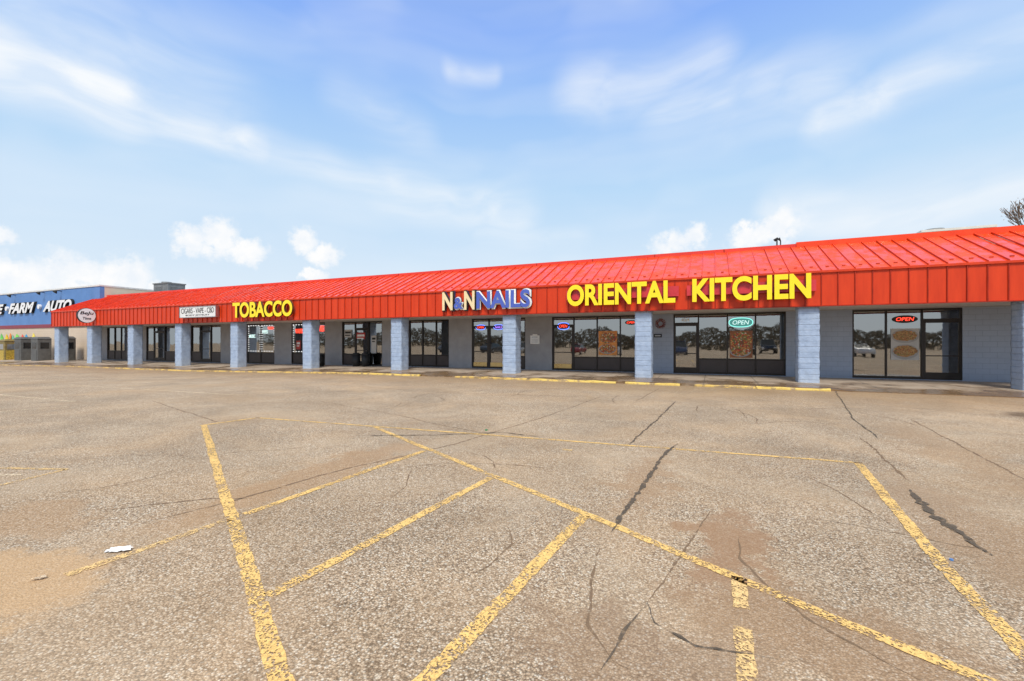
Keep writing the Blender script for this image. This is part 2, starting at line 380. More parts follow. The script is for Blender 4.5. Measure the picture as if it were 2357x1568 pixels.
# ------------------------------------------------------------------ building
SL,SR=-51.4,24.0
BL=-50.3
def block_mat(name,c1,c2,joint,bumpn=.3,rough=.75):
    m,t,b=newmat(name); p=pos(t)
    sp=t.add('ShaderNodeSeparateXYZ'); t.l.new(p,sp.inputs[0])
    cb=t.add('ShaderNodeCombineXYZ'); t.l.new(t.m('ADD',sp.outputs[0],sp.outputs[1]),cb.inputs[0]); t.l.new(sp.outputs[2],cb.inputs[1])
    br=t.add('ShaderNodeTexBrick'); t.l.new(cb.outputs[0],br.inputs['Vector'])
    br.inputs['Scale'].default_value=1; br.inputs['Brick Width'].default_value=.406; br.inputs['Row Height'].default_value=.203
    br.inputs['Mortar Size'].default_value=.006; br.inputs['Mortar Smooth'].default_value=.4
    br.inputs['Color1'].default_value=(*c1,1); br.inputs['Color2'].default_value=(*[x*.97 for x in c1],1); br.inputs['Mortar'].default_value=(*joint,1)
    n=t.noise(p,1.5,6,.65).outputs[0]
    c=t.mix(t.mapr(n,.4,.68,0,.7),br.outputs[0],c2)
    low=t.mapr(t.m('ADD',sp.outputs[2],t.m('MULTIPLY',t.noise(p,4,4,.6).outputs[0],.5)),.15,.75,.4,0)
    c=t.mix(low,c,tuple(x*.6 for x in c2))
    t.l.new(c,b.inputs['Base Color']); b.inputs['Roughness'].default_value=rough
    bn=t.add('ShaderNodeBump'); bn.inputs['Strength'].default_value=.5; bn.inputs['Distance'].default_value=.012
    hh=t.m('ADD',t.m('MULTIPLY',br.outputs['Fac'],-1.),t.m('MULTIPLY',t.noise(p,30,4,.7).outputs[0],bumpn))
    t.l.new(hh,bn.inputs['Height']); t.l.new(bn.outputs[0],b.inputs['Normal'])
    return m
m_wallR=block_mat('painted_block_blue_grey',(.36,.42,.52),(.31,.36,.45),(.24,.29,.37))
m_wallL=pbr('painted_stucco_grey',(.33,.33,.34),.8,var=.12,vscale=2,bump=.15,bscale=40)
m_tan=block_mat('tan_block',(.70,.58,.45),(.62,.51,.39),(.48,.39,.3))
m_red,t,b=newmat('red_metal_roof'); p=pos(t)
n=t.noise(p,1.1,4,.6).outputs[0]
t.l.new(t.ramp(n,[(.3,(.76,.050,.006)),(.7,(.90,.078,.011))]),b.inputs['Base Color'])
gl_=t.noise(p,2.0,5,.7).outputs[0]
t.l.new(t.mapr(gl_,.42,.56,.08,.5),b.inputs['Roughness']); b.inputs['Specular IOR Level'].default_value=.42
bn=t.add('ShaderNodeBump'); bn.inputs['Strength'].default_value=.22; bn.inputs['Distance'].default_value=.03
t.l.new(t.noise(p,1.8,3,.5).outputs[0],bn.inputs['Height']); t.l.new(bn.outputs[0],b.inputs['Normal'])
m_redf,t,b=newmat('red_metal_fascia'); p=pos(t)
mp=t.add('ShaderNodeMapping'); t.l.new(p,mp.inputs[0]); mp.inputs['Scale'].default_value=(3,3,.4)
n=t.noise(mp.outputs[0],1.4,6,.65).outputs[0]
t.l.new(t.ramp(n,[(.3,(.60,.042,.009)),(.7,(.76,.062,.013))]),b.inputs['Base Color']); b.inputs['Roughness'].default_value=.42; b.inputs['Specular IOR Level'].default_value=.3
bn=t.add('ShaderNodeBump'); bn.inputs['Strength'].default_value=.12; bn.inputs['Distance'].default_value=.02
t.l.new(t.noise(p,1.8,3,.5).outputs[0],bn.inputs['Height']); t.l.new(bn.outputs[0],b.inputs['Normal'])
m_seam=pbr('red_seam',(.38,.024,.006),.5,var=.2,spec=.3)
m_rib=pbr('red_rib_side',(.60,.036,.008),.45,var=.15,spec=.3)
m_pinkr=pbr('faded_red_flashing',(.72,.060,.040),.5,var=.12,vscale=.4,spec=.3)
m_soffit=pbr('soffit_panel',(.60,.56,.53),.7,var=.08)
m_frame=pbr('dark_bronze_frame',(.035,.028,.024),.35,metal=.5,var=.2)
m_knee=pbr('dark_bronze_panel',(.06,.045,.04),.45,metal=.2,var=.2,vscale=1.5)
m_gold=pbr('brass_kick_plate',(.62,.44,.18),.3,metal=.8)
m_steel=pbr('brushed_steel',(.5,.5,.5),.35,metal=.9)
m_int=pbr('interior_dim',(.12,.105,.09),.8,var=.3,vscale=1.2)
m_flat=pbr('roof_membrane',(.35,.34,.33),.9)
m_glass,t,b=newmat('tinted_shop_glass'); t.n.remove(b)
o_=[x for x in t.n if x.type=='OUTPUT_MATERIAL'][0]
tr=t.add('ShaderNodeBsdfTransparent'); tr.inputs[0].default_value=(.34,.33,.30,1)
gl=t.add('ShaderNodeBsdfGlossy'); gl.inputs['Roughness'].default_value=.02; gl.inputs[0].default_value=(.80,.80,.78,1)
bn=t.add('ShaderNodeBump'); bn.inputs['Strength'].default_value=.08; bn.inputs['Distance'].default_value=.02
t.l.new(t.noise(pos(t),1.3,2,.5).outputs[0],bn.inputs['Height']); t.l.new(bn.outputs[0],gl.inputs['Normal'])
fr=t.add('ShaderNodeFresnel'); fr.inputs[0].default_value=1.9
mx=t.add('ShaderNodeMixShader'); t.l.new(t.mapr(fr.outputs[0],0,1,.36,1.),mx.inputs[0]); t.l.new(tr.outputs[0],mx.inputs[1]); t.l.new(gl.outputs[0],mx.inputs[2])
t.l.new(mx.outputs[0],o_.inputs[0])

bld=O('strip_mall_building',None,label='long single-storey strip mall with red metal canopy',cat='building')
SF=[(-49.3,-46.2,[-48.2,-47.2],'www'),(-43.4,-39.4,[-42.4,-40.9],'wdw'),(-37.5,-33.9,[-36.3,-35.1],'wdw'),(-31.0,-28.15,[-29.6],'ww'),(-26.5,-23.4,[-25.4,-24.4],'www'),
    (-21.95,-18.7,[-20.9,-19.8],'wdf'),(-16.7,-13.9,[-15.75,-14.8],'www'),(-12.4,-9.15,[-11.35,-10.3],'kkw'),(-7.65,-3.1,[-6.5,-5.3,-4.15],'kwww'),
    (-1.68,2.86,[-.6,.6,1.72],'dwww'),(5.19,8.6,[6.31,7.43],'ffd'),(13,19,[14.5,16,17.5],'wwww')]
ZT=2.9; WY0,WY1=22.5,22.72
mb=MB(); edges=[BL]+[q for s in SF for q in (s[0],s[1])]+[SR]
for i in range(0,len(edges),2):
    a_,b_=edges[i],edges[i+1]
    mb.box(a_,b_,WY0,WY1,-.8,ZT,0 if b_<-7 else 1)
mb.box(BL,SR,WY0,WY1,ZT,5.2,0)
for s in SF: mb.box(s[0],s[1],WY0,WY1,-.8,lerp(s[0],WZ)+.02,1)
mb.box(BL,BL+.25,WY1,50,-.8,5.5,1); mb.box(SR-.25,SR,WY1,50,-.8,5.5,1); mb.box(BL+.25,SR-.25,49.8,50,-.8,5.5,1)
O('wall',mb.mesh('wall',[m_wallL,m_wallR]),parent=bld)
mb=MB(); mb.box(BL+.25,SR-.25,23.2,49.8,5.1,5.3,0)
O('flat_roof',mb.mesh('flat_roof',[m_flat]),parent=bld)
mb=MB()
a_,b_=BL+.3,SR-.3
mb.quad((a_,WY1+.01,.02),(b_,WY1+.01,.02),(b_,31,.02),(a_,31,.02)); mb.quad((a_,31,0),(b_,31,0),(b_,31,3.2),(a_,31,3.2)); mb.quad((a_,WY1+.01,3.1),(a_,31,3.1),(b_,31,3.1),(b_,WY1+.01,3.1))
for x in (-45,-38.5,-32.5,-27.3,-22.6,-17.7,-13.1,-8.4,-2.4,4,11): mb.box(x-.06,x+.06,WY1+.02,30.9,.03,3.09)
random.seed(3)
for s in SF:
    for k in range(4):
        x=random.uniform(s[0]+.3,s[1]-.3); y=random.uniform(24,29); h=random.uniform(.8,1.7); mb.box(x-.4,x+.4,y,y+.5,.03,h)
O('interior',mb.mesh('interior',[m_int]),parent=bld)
mb=MB(); mb.box(SL+.05,SR-.05,19.68,22.49,2.935,2.98,0)
O('soffit',mb.mesh('soffit',[m_soffit]),parent=bld)
FY=19.6; FZ0,FZ1=2.92,4.2; RY,RZ=23.0,5.72
mb=MB()
mb.box(SL,SR,FY,FY+.06,FZ0,FZ1,1)
nrm=Vector((0,-(RZ-FZ1),(RY-FY))).normalized()
nseg=int((SR-SL)/.5)
for i in range(nseg+1):
    x=SL+i*.5
    if i<nseg:
        x2=x+.5; zt=random.uniform(-.03,.03)
        mb.quad((x,FY-.05,FZ1-.01),(x2,FY-.05,FZ1-.01+zt*.2),(x2,RY,RZ+zt),(x,RY,RZ-zt*.5),0)
        py=FY+.35; pz=FZ1+.35*(RZ-FZ1)/(RY-FY)
        mb.box(x+.2,x+.3,py,py+.06,pz,pz+.045,2)
    mb.box(x-.015,x+.015,FY-.035,FY,FZ0+.005,FZ1-.03,2)
    h=.045; A0=Vector((x,FY-.05,FZ1-.01)); A1=Vector((x,RY-.02,RZ-.01)); wv=.016
    i0=len(mb.v)
    for P_ in (A0,A1):
        for dx,hh in((-wv,0),(-wv*.6,h),(wv*.6,h),(wv,0)):
            q=P_+nrm*hh; mb.v.append((q.x+dx,q.y,q.z))
    for (a_,b_),mm in zip(((0,1),(1,2),(2,3)),(3,0,3)):
        mb.f.append((i0+a_,i0+b_,i0+4+b_,i0+4+a_)); mb.m.append(mm)
    mb.f.append((i0,i0+3,i0+2,i0+1)); mb.m.append(0)
mb.box(SL-.02,SR,FY-.062,FY-.052,FZ1-.09,FZ1-.012,1)
mb.box(SL-.01,SR,FY-.045,FY+.05,FZ0-.03,FZ0+.004,2)
for xx in (SL,SR):
    i0=len(mb.v); mb.v+=[(xx,FY+.06,FZ0),(xx,RY,FZ0),(xx,RY,RZ-.02),(xx,FY+.06,FZ1+.01)]; mb.f.append((i0,i0+1,i0+2,i0+3)); mb.m.append(1)
O('canopy_roof',mb.mesh('canopy_roof',[m_red,m_redf,m_seam,m_rib]),parent=bld)
mb=MB()
mb.box(SL,3.3,RY-.03,RY+.25,RZ-.06,RZ+.13,0); mb.box(3.305,SR,RY-.06,RY+.28,RZ-.09,RZ+.19,1)
for i in range(20): 
    x=SL+i*3.05
    if x<3: mb.box(x,x+.05,RY-.036,RY-.031,RZ-.05,RZ+.12,2)
O('ridge_flashing',mb.mesh('ridge_flashing',[m_pinkr,m_red,m_seam]),parent=bld)
def storefront(s0,s1,mull,types):
    zb=lerp(s0,WZ)+.022
    e_=O('storefront',None,parent=bld)
    mb=MB(); y0,y1=WY0+.03,WY0+.15
    xs_=[s0]+mull+[s1]
    for i,x in enumerate(xs_):
        wv=.05; a_=max(s0,x-wv/2); b_=min(s1,x+wv/2)
        if i==0: b_=s0+.06
        if i==len(xs_)-1: a_=s1-.06
        mb.box(a_,b_,y0,y1,zb,ZT)
    glass=MB()
    for (x0,x1,ty) in zip(xs_,xs_[1:],types):
        x0+=.031;x1-=.031
        mb.box(x0,x1,y0+.004,y1-.004,ZT-.07,ZT-.002); mb.box(x0,x1,y0+.004,y1-.004,zb+.002,zb+.10)
        lo=zb+.10
        tl=[random.uniform(-.012,.012) for _ in range(4)]   # each pane sits very slightly out of true
        if ty=='w':
            k_=MB(); k_.box(x0,x1,y0+.04,y1-.02,zb+.10,.80); O('lower_panel',k_.mesh('lower_panel',[m_knee]),parent=e_)
            mb.box(x0,x1,y0+.003,y1-.006,.80,.86); lo=.86
            glass.quad((x0,y0+.07+tl[0],lo),(x1,y0+.07+tl[1],lo),(x1,y0+.07+tl[1]+tl[2]*.5,ZT-.07),(x0,y0+.07+tl[0]+tl[2]*.5,ZT-.07))
        elif ty=='f':
            glass.quad((x0,y0+.07+tl[0],lo),(x1,y0+.07+tl[1],lo),(x1,y0+.07+tl[1]+tl[2]*.5,ZT-.07),(x0,y0+.07+tl[0]+tl[2]*.5,ZT-.07))
        else:
            hd=2.42
            mb.box(x0,x1,y0+.003,y1-.006,hd,hd+.08)
            mb.box(x0,x0+.07,y0+.01,y1-.03,zb+.1,hd); mb.box(x1-.07,x1,y0+.01,y1-.03,zb+.1,hd)
            mb.box(x0+.07,x1-.07,y0+.012,y1-.032,hd-.08,hd); mb.box(x0+.07,x1-.07,y0+.012,y1-.032,zb+.10,zb+.28)
            mb.box(x0+.07,x1-.07,y0-.0,y0+.03,1.05,1.09)
            glass.quad((x0+.07,y0+.05,zb+.28),(x1-.07,y0+.05+tl[0],zb+.28),(x1-.07,y0+.05+tl[0],hd-.08),(x0+.07,y0+.05,hd-.08))
            glass.quad((x0,y0+.06,hd+.08),(x1,y0+.06,hd+.08),(x1,y0+.06,ZT-.07),(x0,y0+.06,ZT-.07))
            if ty=='k':
                k_=MB(); k_.box(x0+.08,x1-.08,y0-.008,y0+.008,zb+.10,zb+.32); O('kick_plate',k_.mesh('kick_plate',[m_gold]),parent=e_)
    O('frame',mb.mesh('frame',[m_frame]),parent=e_); O('glass_panes',glass.mesh('glass',[m_glass]),parent=e_)
for s in SF: storefront(*s)
m_col,t,b=newmat('split_face_blue_paint'); p=pos(t)
n=t.noise(p,4,6,.7).outputs[0]
sp=t.add('ShaderNodeSeparateXYZ'); t.l.new(p,sp.inputs[0])
c=t.ramp(n,[(.3,(.32,.41,.56)),(.55,(.41,.51,.67)),(.75,(.50,.59,.73))])
low=t.mapr(t.m('ADD',sp.outputs[2],t.m('MULTIPLY',t.noise(p,6,4,.7).outputs[0],.8)),.4,1.0,.5,0)
c=t.mix(low,c,(.52,.56,.60))
t.l.new(c,b.inputs['Base Color']); b.inputs['Roughness'].default_value=.85
zb_=t.m('ABSOLUTE',t.m('SUBTRACT',t.m('MODULO',t.m('ADD',sp.outputs[2],2.03),.203),.1015))
jn=t.mapr(zb_,0.088,.1015,0,-.6)
bn=t.add('ShaderNodeBump'); bn.inputs['Strength'].default_value=.9; bn.inputs['Distance'].default_value=.03
t.l.new(t.m('ADD',t.noise(p,13,6,.7).outputs[0],jn),bn.inputs['Height']); t.l.new(bn.outputs[0],b.inputs['Normal'])
CW=.67
def column_mesh(seed):
    bm=bmesh.new(); bmesh.ops.create_cube(bm,size=1)
    bmesh.ops.scale(bm,vec=(CW,CW,3.75),verts=bm.verts)
    bmesh.ops.subdivide_edges(bm,edges=[e for e in bm.edges if abs(e.verts[0].co.z-e.verts[1].co.z)>1],cuts=36)
    bmesh.ops.subdivide_edges(bm,edges=[e for e in bm.edges if abs(e.verts[0].co.z-e.verts[1].co.z)<.01],cuts=7,use_grid_fill=True)
    rnd=random.Random(seed)
    for v in bm.verts:
        v.co.x+=rnd.uniform(-.014,.014); v.co.y+=rnd.uniform(-.014,.014)
    me=bpy.data.meshes.new('column'); bm.to_mesh(me); bm.free(); me.materials.append(m_col)
    for pl in me.polygons: pl.use_smooth=True
    return me
cm=[column_mesh(i) for i in range(3)]
CX=[-51.25,-46.1,-40.4,-34.6,-28.75,-22.3,-15.8,-9.19,-3.02,2.90,9.0,15.3]
for i,x in enumerate(CX):
    O('column',cm[i%3],parent=bld,loc=(x+CW/2,19.72+CW/2,2.925-3.75/2))

# ------------------------------------------------------------------ signs on canopy
m_yel=pbr('yellow_acrylic',(.95,.72,.015),.3,var=.05,emit=(.95,.68,.02),estr=.12)
m_dkret=pbr('dark_return',(.10,.06,.02),.5)
m_cream=pbr('cream_acrylic',(.88,.72,.42),.35,var=.04)
m_blue=pbr('blue_acrylic',(.08,.13,.50),.35,var=.06)
m_wht=pbr('white_acrylic',(.80,.80,.78),.4,var=.04)
m_disc=pbr('white_sign_disc',(.90,.92,.92),.5,var=.03,spec=.1)
m_navy=pbr('navy_return',(.03,.04,.14),.4)
m_blk=pbr('black_ink',(.02,.02,.02),.6)
m_race=pbr('faded_red_raceway',(.66,.04,.05),.4,var=.15)
SY=19.56
def sign_letters(par,body,x0,x1,z0,z1,mats,y=SY-.12,depth=.13,off=.02,shear=0,name='lettering'):
    return O(name,text_mesh(body,x1-x0,z1-z0,depth,mats,off,shear),parent=par,loc=(x0,y,z0))
e_=O('shop_sign',None,label='yellow channel-letter restaurant sign on red canopy fascia',cat='sign')
sign_letters(e_,'ORIENTAL',-5.87,-1.37,3.17,4.10,[m_yel,m_dkret],off=.035)
sign_letters(e_,'KITCHEN',-.74,3.24,3.17,4.10,[m_yel,m_dkret],off=.035)
for x0,x1 in ((-5.95,-1.25),(-.95,3.42)):
    mb=MB(); mb.box(x0,x1,SY-.10,SY-.02,3.45,3.86); O('raceway',mb.mesh('raceway',[m_race]),parent=e_)
e_=O('shop_sign',None,label='cream and blue channel-letter nail salon sign on fascia',cat='sign')
for (s_,x0,x1,z0,z1,mm) in [('N',-12.35,-11.75,3.17,4.08,m_cream),('&',-11.68,-11.18,3.22,3.78,m_blue),('N',-11.1,-10.52,3.17,4.08,m_cream),('NAILS',-10.42,-7.65,3.2,4.03,m_blue)]:
    bk=m_blk if mm is m_cream else m_wht
    sign_letters(e_,s_,x0-.05,x1+.07,z0-.05,z1+.05,[bk,m_navy],off=.07,depth=.08,y=SY-.03,name='letter_backing')
    sign_letters(e_,s_,x0,x1,z0,z1,[mm,m_wht if mm is m_blue else m_dkret],off=.035,depth=.08,y=SY-.112)
e_=O('shop_sign',None,label='yellow channel-letter tobacco shop sign on fascia',cat='sign')
sign_letters(e_,'TOBACCO',-27.95,-22.68,3.13,4.10,[m_yel,m_dkret],off=.035)
e_=O('shop_sign',None,label='white rectangular cabinet sign with dark lettering',cat='sign')
mb=MB(); mb.box(-33.34,-29.6,SY-.25,SY-.03,3.27,3.95,0)
O('cabinet',mb.mesh('cabinet',[m_wht]),parent=e_,bevel=.02)
mb=MB(); 
for q in [(-33.37,-29.57,3.24,3.27),(-33.37,-29.57,3.95,3.98),(-33.37,-33.34,3.27,3.95),(-29.60,-29.57,3.27,3.95)]: mb.box(q[0],q[1],SY-.27,SY-.02,q[2],q[3])
O('cabinet_frame',mb.mesh('cabinet_frame',[m_steel]),parent=e_)
sign_letters(e_,'CIGARS - VAPE - CBD',-33.18,-29.76,3.53,3.88,[m_blk],depth=.01,y=SY-.251,off=.0)
sign_letters(e_,'BODY JEWELRY',-32.7,-30.2,3.33,3.45,[m_blk],depth=.01,y=SY-.251,off=.0)
e_=O('projecting_sign',None,loc=(-44.6,19.03,3.66),label='round white projecting blade sign with dark lettering',cat='sign')
mb=MB(); mb.tube((-.1,0,0),(.1,0,0),.58,.58,40,0); O('sign_rim',mb.mesh('rim',[m_blk]),parent=e_)
for s_ in (-1,1):
    mb=MB(); mb.tube((.101*s_,0,0),(.108*s_,0,0),.55,.55,40,0); O('sign_face',mb.mesh('sign_face',[m_disc]),parent=e_)
for b_,y,z,w_,h_ in (('BeJu',-.42,.0,.84,.32),('Time',-.26,-.32,.52,.2)):
    O('lettering',text_mesh(b_,w_,h_,.006,[m_blk],.02,.2),parent=e_,loc=(.109,y,z),rot=(0,0,rad(90)))
for z in (-.26,.2):
    mb=MB(); mb.box(-.03,.03,.54,.60,z,z+.06); O('bracket',mb.mesh('bracket',[m_steel]),parent=e_)

# ------------------------------------------------------------------ window signs
def em(name,c,s):
    return pbr(name,tuple(x*.5 for x in c),.4,emit=c,estr=s,var=0)
m_nr=em('neon_red',(1,.06,.03),2.2); m_nb=em('neon_blue',(.15,.25,1),2.0); m_nt=em('neon_teal',(.30,.95,.85),1.2); m_nw=em('neon_white',(.75,1,.97),1.0); m_np=em('neon_purple',(.45,.2,1),1.8)
m_tealb=em('teal_backing',(.12,.45,.42),.45)
m_led=em('led_white',(1,1,1),1.6)
GY=WY0+.072
def ring(rx,rz,r,mat,seg=40):
    mb=MB(); pts=[(rx*math.copysign(abs(math.cos(a))**.8,math.cos(a)),0,rz*math.copysign(abs(math.sin(a))**.8,math.sin(a))) for a in [2*math.pi*k/seg for k in range(seg)]]
    for k in range(seg): mb.tube(pts[k],pts[(k+1)%seg],r,r,6,0,False)
    return mb.mesh('ring',[mat],True)
def neon(x,z,w_,h_,txt,mt,mr,label,back=None,rg=True):
    e_=O('neon_sign',None,loc=(x,GY-.02,z),label=label,cat='neon sign')
    O('lettering',text_mesh(txt,w_*.70,h_*.46,.02,[mt],.0,.2),parent=e_,loc=(-w_*.35,0,-h_*.23))
    if rg: O('neon_ring',ring(w_/2,h_/2,.018,mr),parent=e_)
    mb=MB(); mb.tube((0,.008,0),(0,.014,0),1,1,32)
    mb.v=[(x_*w_*.5,y_,z_*h_*.5) for x_,y_,z_ in mb.v]
    O('backing',mb.mesh('backing',[back or m_blk]),parent=e_)
neon(1.14,2.47,.94,.40,'OPEN',m_nw,m_nt,'lit teal oval neon open sign in shop window',back=m_tealb)
neon(6.9,2.50,.80,.30,'OPEN',m_nr,m_nr,'lit red open sign in dark window',rg=False)
neon(-7.05,2.42,.62,.34,'OPEN',m_nr,m_nb,'red and blue oval neon sign in window')
neon(-3.62,2.55,.6,.22,'OPEN',m_nr,m_nr,'red neon open sign beside column',rg=False)
neon(-11.85,2.42,.6,.26,'OPEN',m_nr,m_nb,'small red neon sign in salon door')
neon(-10.75,2.42,.6,.26,'NAILS',m_np,m_nb,'purple neon nails sign in salon door')
def led_string(x0,x1,z0,z1,st=.16):
    mb=MB(); x=x0
    while x<=x1: 
        for z in(z0,z1): mb.box(x-.025,x+.025,GY-.02,GY,z-.02,z+.02)
        x+=st*1.6
    z=z0+st
    while z<z1:
        for x in(x0,x1): mb.box(x-.022,x+.022,GY-.02,GY,z-.02,z+.02)
        z+=st
    e_=O('led_border_light',None,label='dotted white led string around tobacco shop window',cat='string light',group='led strings around the tobacco shop windows')
    o=O('led_dots',mb.mesh('led_dots',[m_led]),parent=e_); o['kind']='stuff'
led_string(-30.9,-29.68,.95,2.78); led_string(-29.5,-28.25,.95,2.78); led_string(-26.38,-24.5,.95,2.78)
for txt,x0,x1,z0,z1,m in [('PIPES',-29.45,-28.9,2.2,2.45,m_nw),('TOBACCO',-28.9,-28.35,2.5,2.68,m_nr),('VAPE',-26.2,-25.5,2.2,2.5,m_nr),('CIGARS',-24.3,-23.6,2.3,2.7,m_nr),('MUSIC',-30.8,-30.2,1.9,2.15,m_nw)]:
    e_=O('window_lettering_sign',None,loc=(x0,GY-.01,z0),label='small lit lettering sign inside shop window',cat='sign')
    O('lettering',text_mesh(txt,x1-x0,z1-z0,.012,[m],.02),parent=e_)
def food_mat(name,cols,scale):
    m,t,b=newmat(name); p=pos(t)
    nn=t.noise(p,scale*.6,3,.6); pp=t.v('ADD',p,t.v('SCALE',nn.outputs['Color'],scale=.12))
    v=t.add('ShaderNodeTexVoronoi'); t.l.new(pp,v.inputs['Vector']); v.inputs['Scale'].default_value=scale
    s=t.add('ShaderNodeSeparateColor'); t.l.new(v.outputs['Color'],s.inputs[0])
    c=t.ramp(s.outputs[0],cols,'CONSTANT')
    c=t.mix(t.mapr(v.outputs['Distance'],.0,.7,0,.8),c,(.06,.015,.008))
    t.l.new(c,b.inputs['Base Color']); b.inputs['Roughness'].default_value=.3
    b.inputs['Emission Strength'].default_value=.1; t.l.new(c,b.inputs['Emission Color']); return m
mf1=food_mat('poster_stir_fry',[(0,(.70,.08,.02)),(.25,(.78,.28,.03)),(.5,(.12,.30,.03)),(.62,(.8,.5,.15)),(.8,(.42,.04,.01)),(.92,(.8,.72,.5))],18)
mf2=food_mat('poster_noodles',[(0,(.60,.34,.08)),(.3,(.70,.42,.14)),(.55,(.42,.17,.04)),(.75,(.7,.24,.05)),(.9,(.16,.28,.04))],30)
m_pbrown=pbr('poster_warm_print',(.30,.10,.03),.4,var=.4,vscale=6)
m_tomato=pbr('poster_orange_print',(.70,.26,.05),.4,var=.4,vscale=8)
def disc(mb,cx,cz,rx,rz,y,mat,n=36,jag=0):
    i=len(mb.v)
    for k in range(n):
        a=2*math.pi*k/n; j=1+random.uniform(-jag,jag)
        mb.v.append((cx+rx*math.cos(a)*j,y,cz+rz*math.sin(a)*j))
    mb.f.append(tuple(range(i,i+n))); mb.m.append(mat)
def poster(x0,x1,z0,z1,mats,discs,label):
    e_=O('food_poster',None,loc=(0,0,0),label=label,cat='poster')
    mb=MB(); mb.box(x0,x1,GY-.012,GY-.006,z0,z1,0); O('poster_sheet',mb.mesh('sheet',mats),parent=e_)
    mb=MB()
    for k,(cx,cz,rx,rz,m,j) in enumerate(discs): disc(mb,cx,cz,rx,rz,GY-.014-.002*k,m,jag=j)
    O('poster_print',mb.mesh('print',mats),parent=e_)
m_post=pbr('poster_pale',(.50,.48,.45),.4,var=.06)
m_plate=pbr('poster_plate_grey',(.36,.34,.32),.4,var=.1)
poster(.70,1.60,.90,2.10,[m_pbrown,m_plate,mf1],[(1.15,1.62,.43,.44,2,.05),(1.12,1.18,.42,.24,1,0),(1.12,1.25,.40,.26,2,.12)],'tall printed stir-fry poster in restaurant window')
poster(-5.22,-4.30,.95,2.15,[m_tomato,m_plate,mf1],[(-4.75,1.80,.42,.26,2,.1),(-4.78,1.25,.43,.24,1,0),(-4.78,1.27,.40,.21,2,.1)],'tall orange printed food poster in window')
poster(6.46,7.34,.90,2.13,[m_post,m_wht,mf2,m_plate],[(6.9,1.83,.43,.27,3,0),(6.9,1.85,.38,.21,2,.08),(6.9,1.22,.42,.29,3,0),(6.9,1.24,.37,.22,2,.08)],'white poster with two plates of noodles')
m_pr=pbr('poster_red',(.45,.04,.03),.4)
for (x0,x1,z0,z1,m,l) in [(-20.8,-20.1,1.8,2.2,m_pr,'red sale poster in shop door'),(-19.6,-19.2,.9,2.0,m_post,'pale vertical shop poster behind glass'),(-21.8,-21.2,1.9,2.4,m_post,'white notice in shop window'),(-26.1,-25.7,1.1,1.7,m_pr,'red poster inside lit shop window')]:
    mb=MB(); mb.box(x0,x1,GY-.01,GY-.004,z0,z1,0); mb.box(x0+.06,x1-.06,GY-.013,GY-.011,z1-.25,z1-.12,1); mb.box(x0+.06,x1-.12,GY-.013,GY-.011,z1-.4,z1-.33,1)
    O('window_poster',mb.mesh('poster',[m,m_wht if m is m_pr else m_blk]),label=l,cat='poster')
mb=MB(); mb.box(-8.85,-8.33,22.46,22.498,1.50,1.95,0); mb.box(-8.75,-8.43,22.456,22.459,1.95-.12,1.95-.06,1)
for k in range(4): mb.box(-8.77,-8.42,22.456,22.459,1.56+k*.06,1.585+k*.06,1)
mb.box(-8.72,-8.46,22.46,22.498,1.95,2.02,0)
O('wall_notice_plaque',mb.mesh('plaque',[m_wht,m_steel]),label='small white notice plaque on grey wall',cat='plaque')
e_=O('wreath',None,loc=(-2.25,22.44,2.47),label='round red wreath hung on blue-grey wall',cat='wreath')
mb=MB()
for k in range(500):
    a=random.uniform(0,6.283); b_=random.uniform(0,6.283); r=.17+.055*math.cos(b_)
    c_=Vector((r*math.cos(a),.05*math.sin(b_)-.02,r*math.sin(a))); d_=Vector((random.uniform(-1,1),random.uniform(-1,.3),random.uniform(-1,1))).normalized()*.045; q_=d_.orthogonal().normalized()*.012
    mb.quad(tuple(c_-q_),tuple(c_+d_*.5-q_*.2),tuple(c_+d_),tuple(c_+q_),0)
O('wreath_foliage',mb.mesh('wreath',[pbr('wreath_red',(.30,.05,.03),.7,var=.5,vscale=30)]),parent=e_)
mb=MB(); mb.box(-2.55,-2.2,22.46,22.498,1.82,1.98,0); mb.box(-2.5,-2.25,22.456,22.459,1.87,1.93,1)
O('mail_box',mb.mesh('mail_box',[m_blk,m_steel]),label='small black wall box beside restaurant door',cat='box')
e_=O('address_number',None,loc=(-1.35,WY0+.02,2.56),label='white address number above restaurant door',cat='number')
O('lettering',text_mesh('424',.36,.14,.006,[m_wht],.02),parent=e_)
def bin_(x,y,z,h,r,label):
    e_=O('trash_bin',None,loc=(x,y,z),label=label,cat='trash bin')
    mb=MB(); mb.tube((0,0,0),(0,0,h*.85),r*.78,r,20); O('bin_body',mb.mesh('bin',[m_blk],True),parent=e_)
    mb=MB(); mb.tube((0,0,h*.85),(0,0,h*.9),r*1.06,r*1.06,20); mb.tube((0,0,h*.9),(0,0,h),r,r*.6,20); O('lid',mb.mesh('lid',[m_blk],True),parent=e_)
bin_(-20.3,22.0,.08,.85,.27,'round black bin beside shop door'); bin_(-19.6,22.05,.08,.85,.27,'round black bin beside shop door'); bin_(-22.85,21.6,.05,.8,.25,'black bin standing behind blue column')

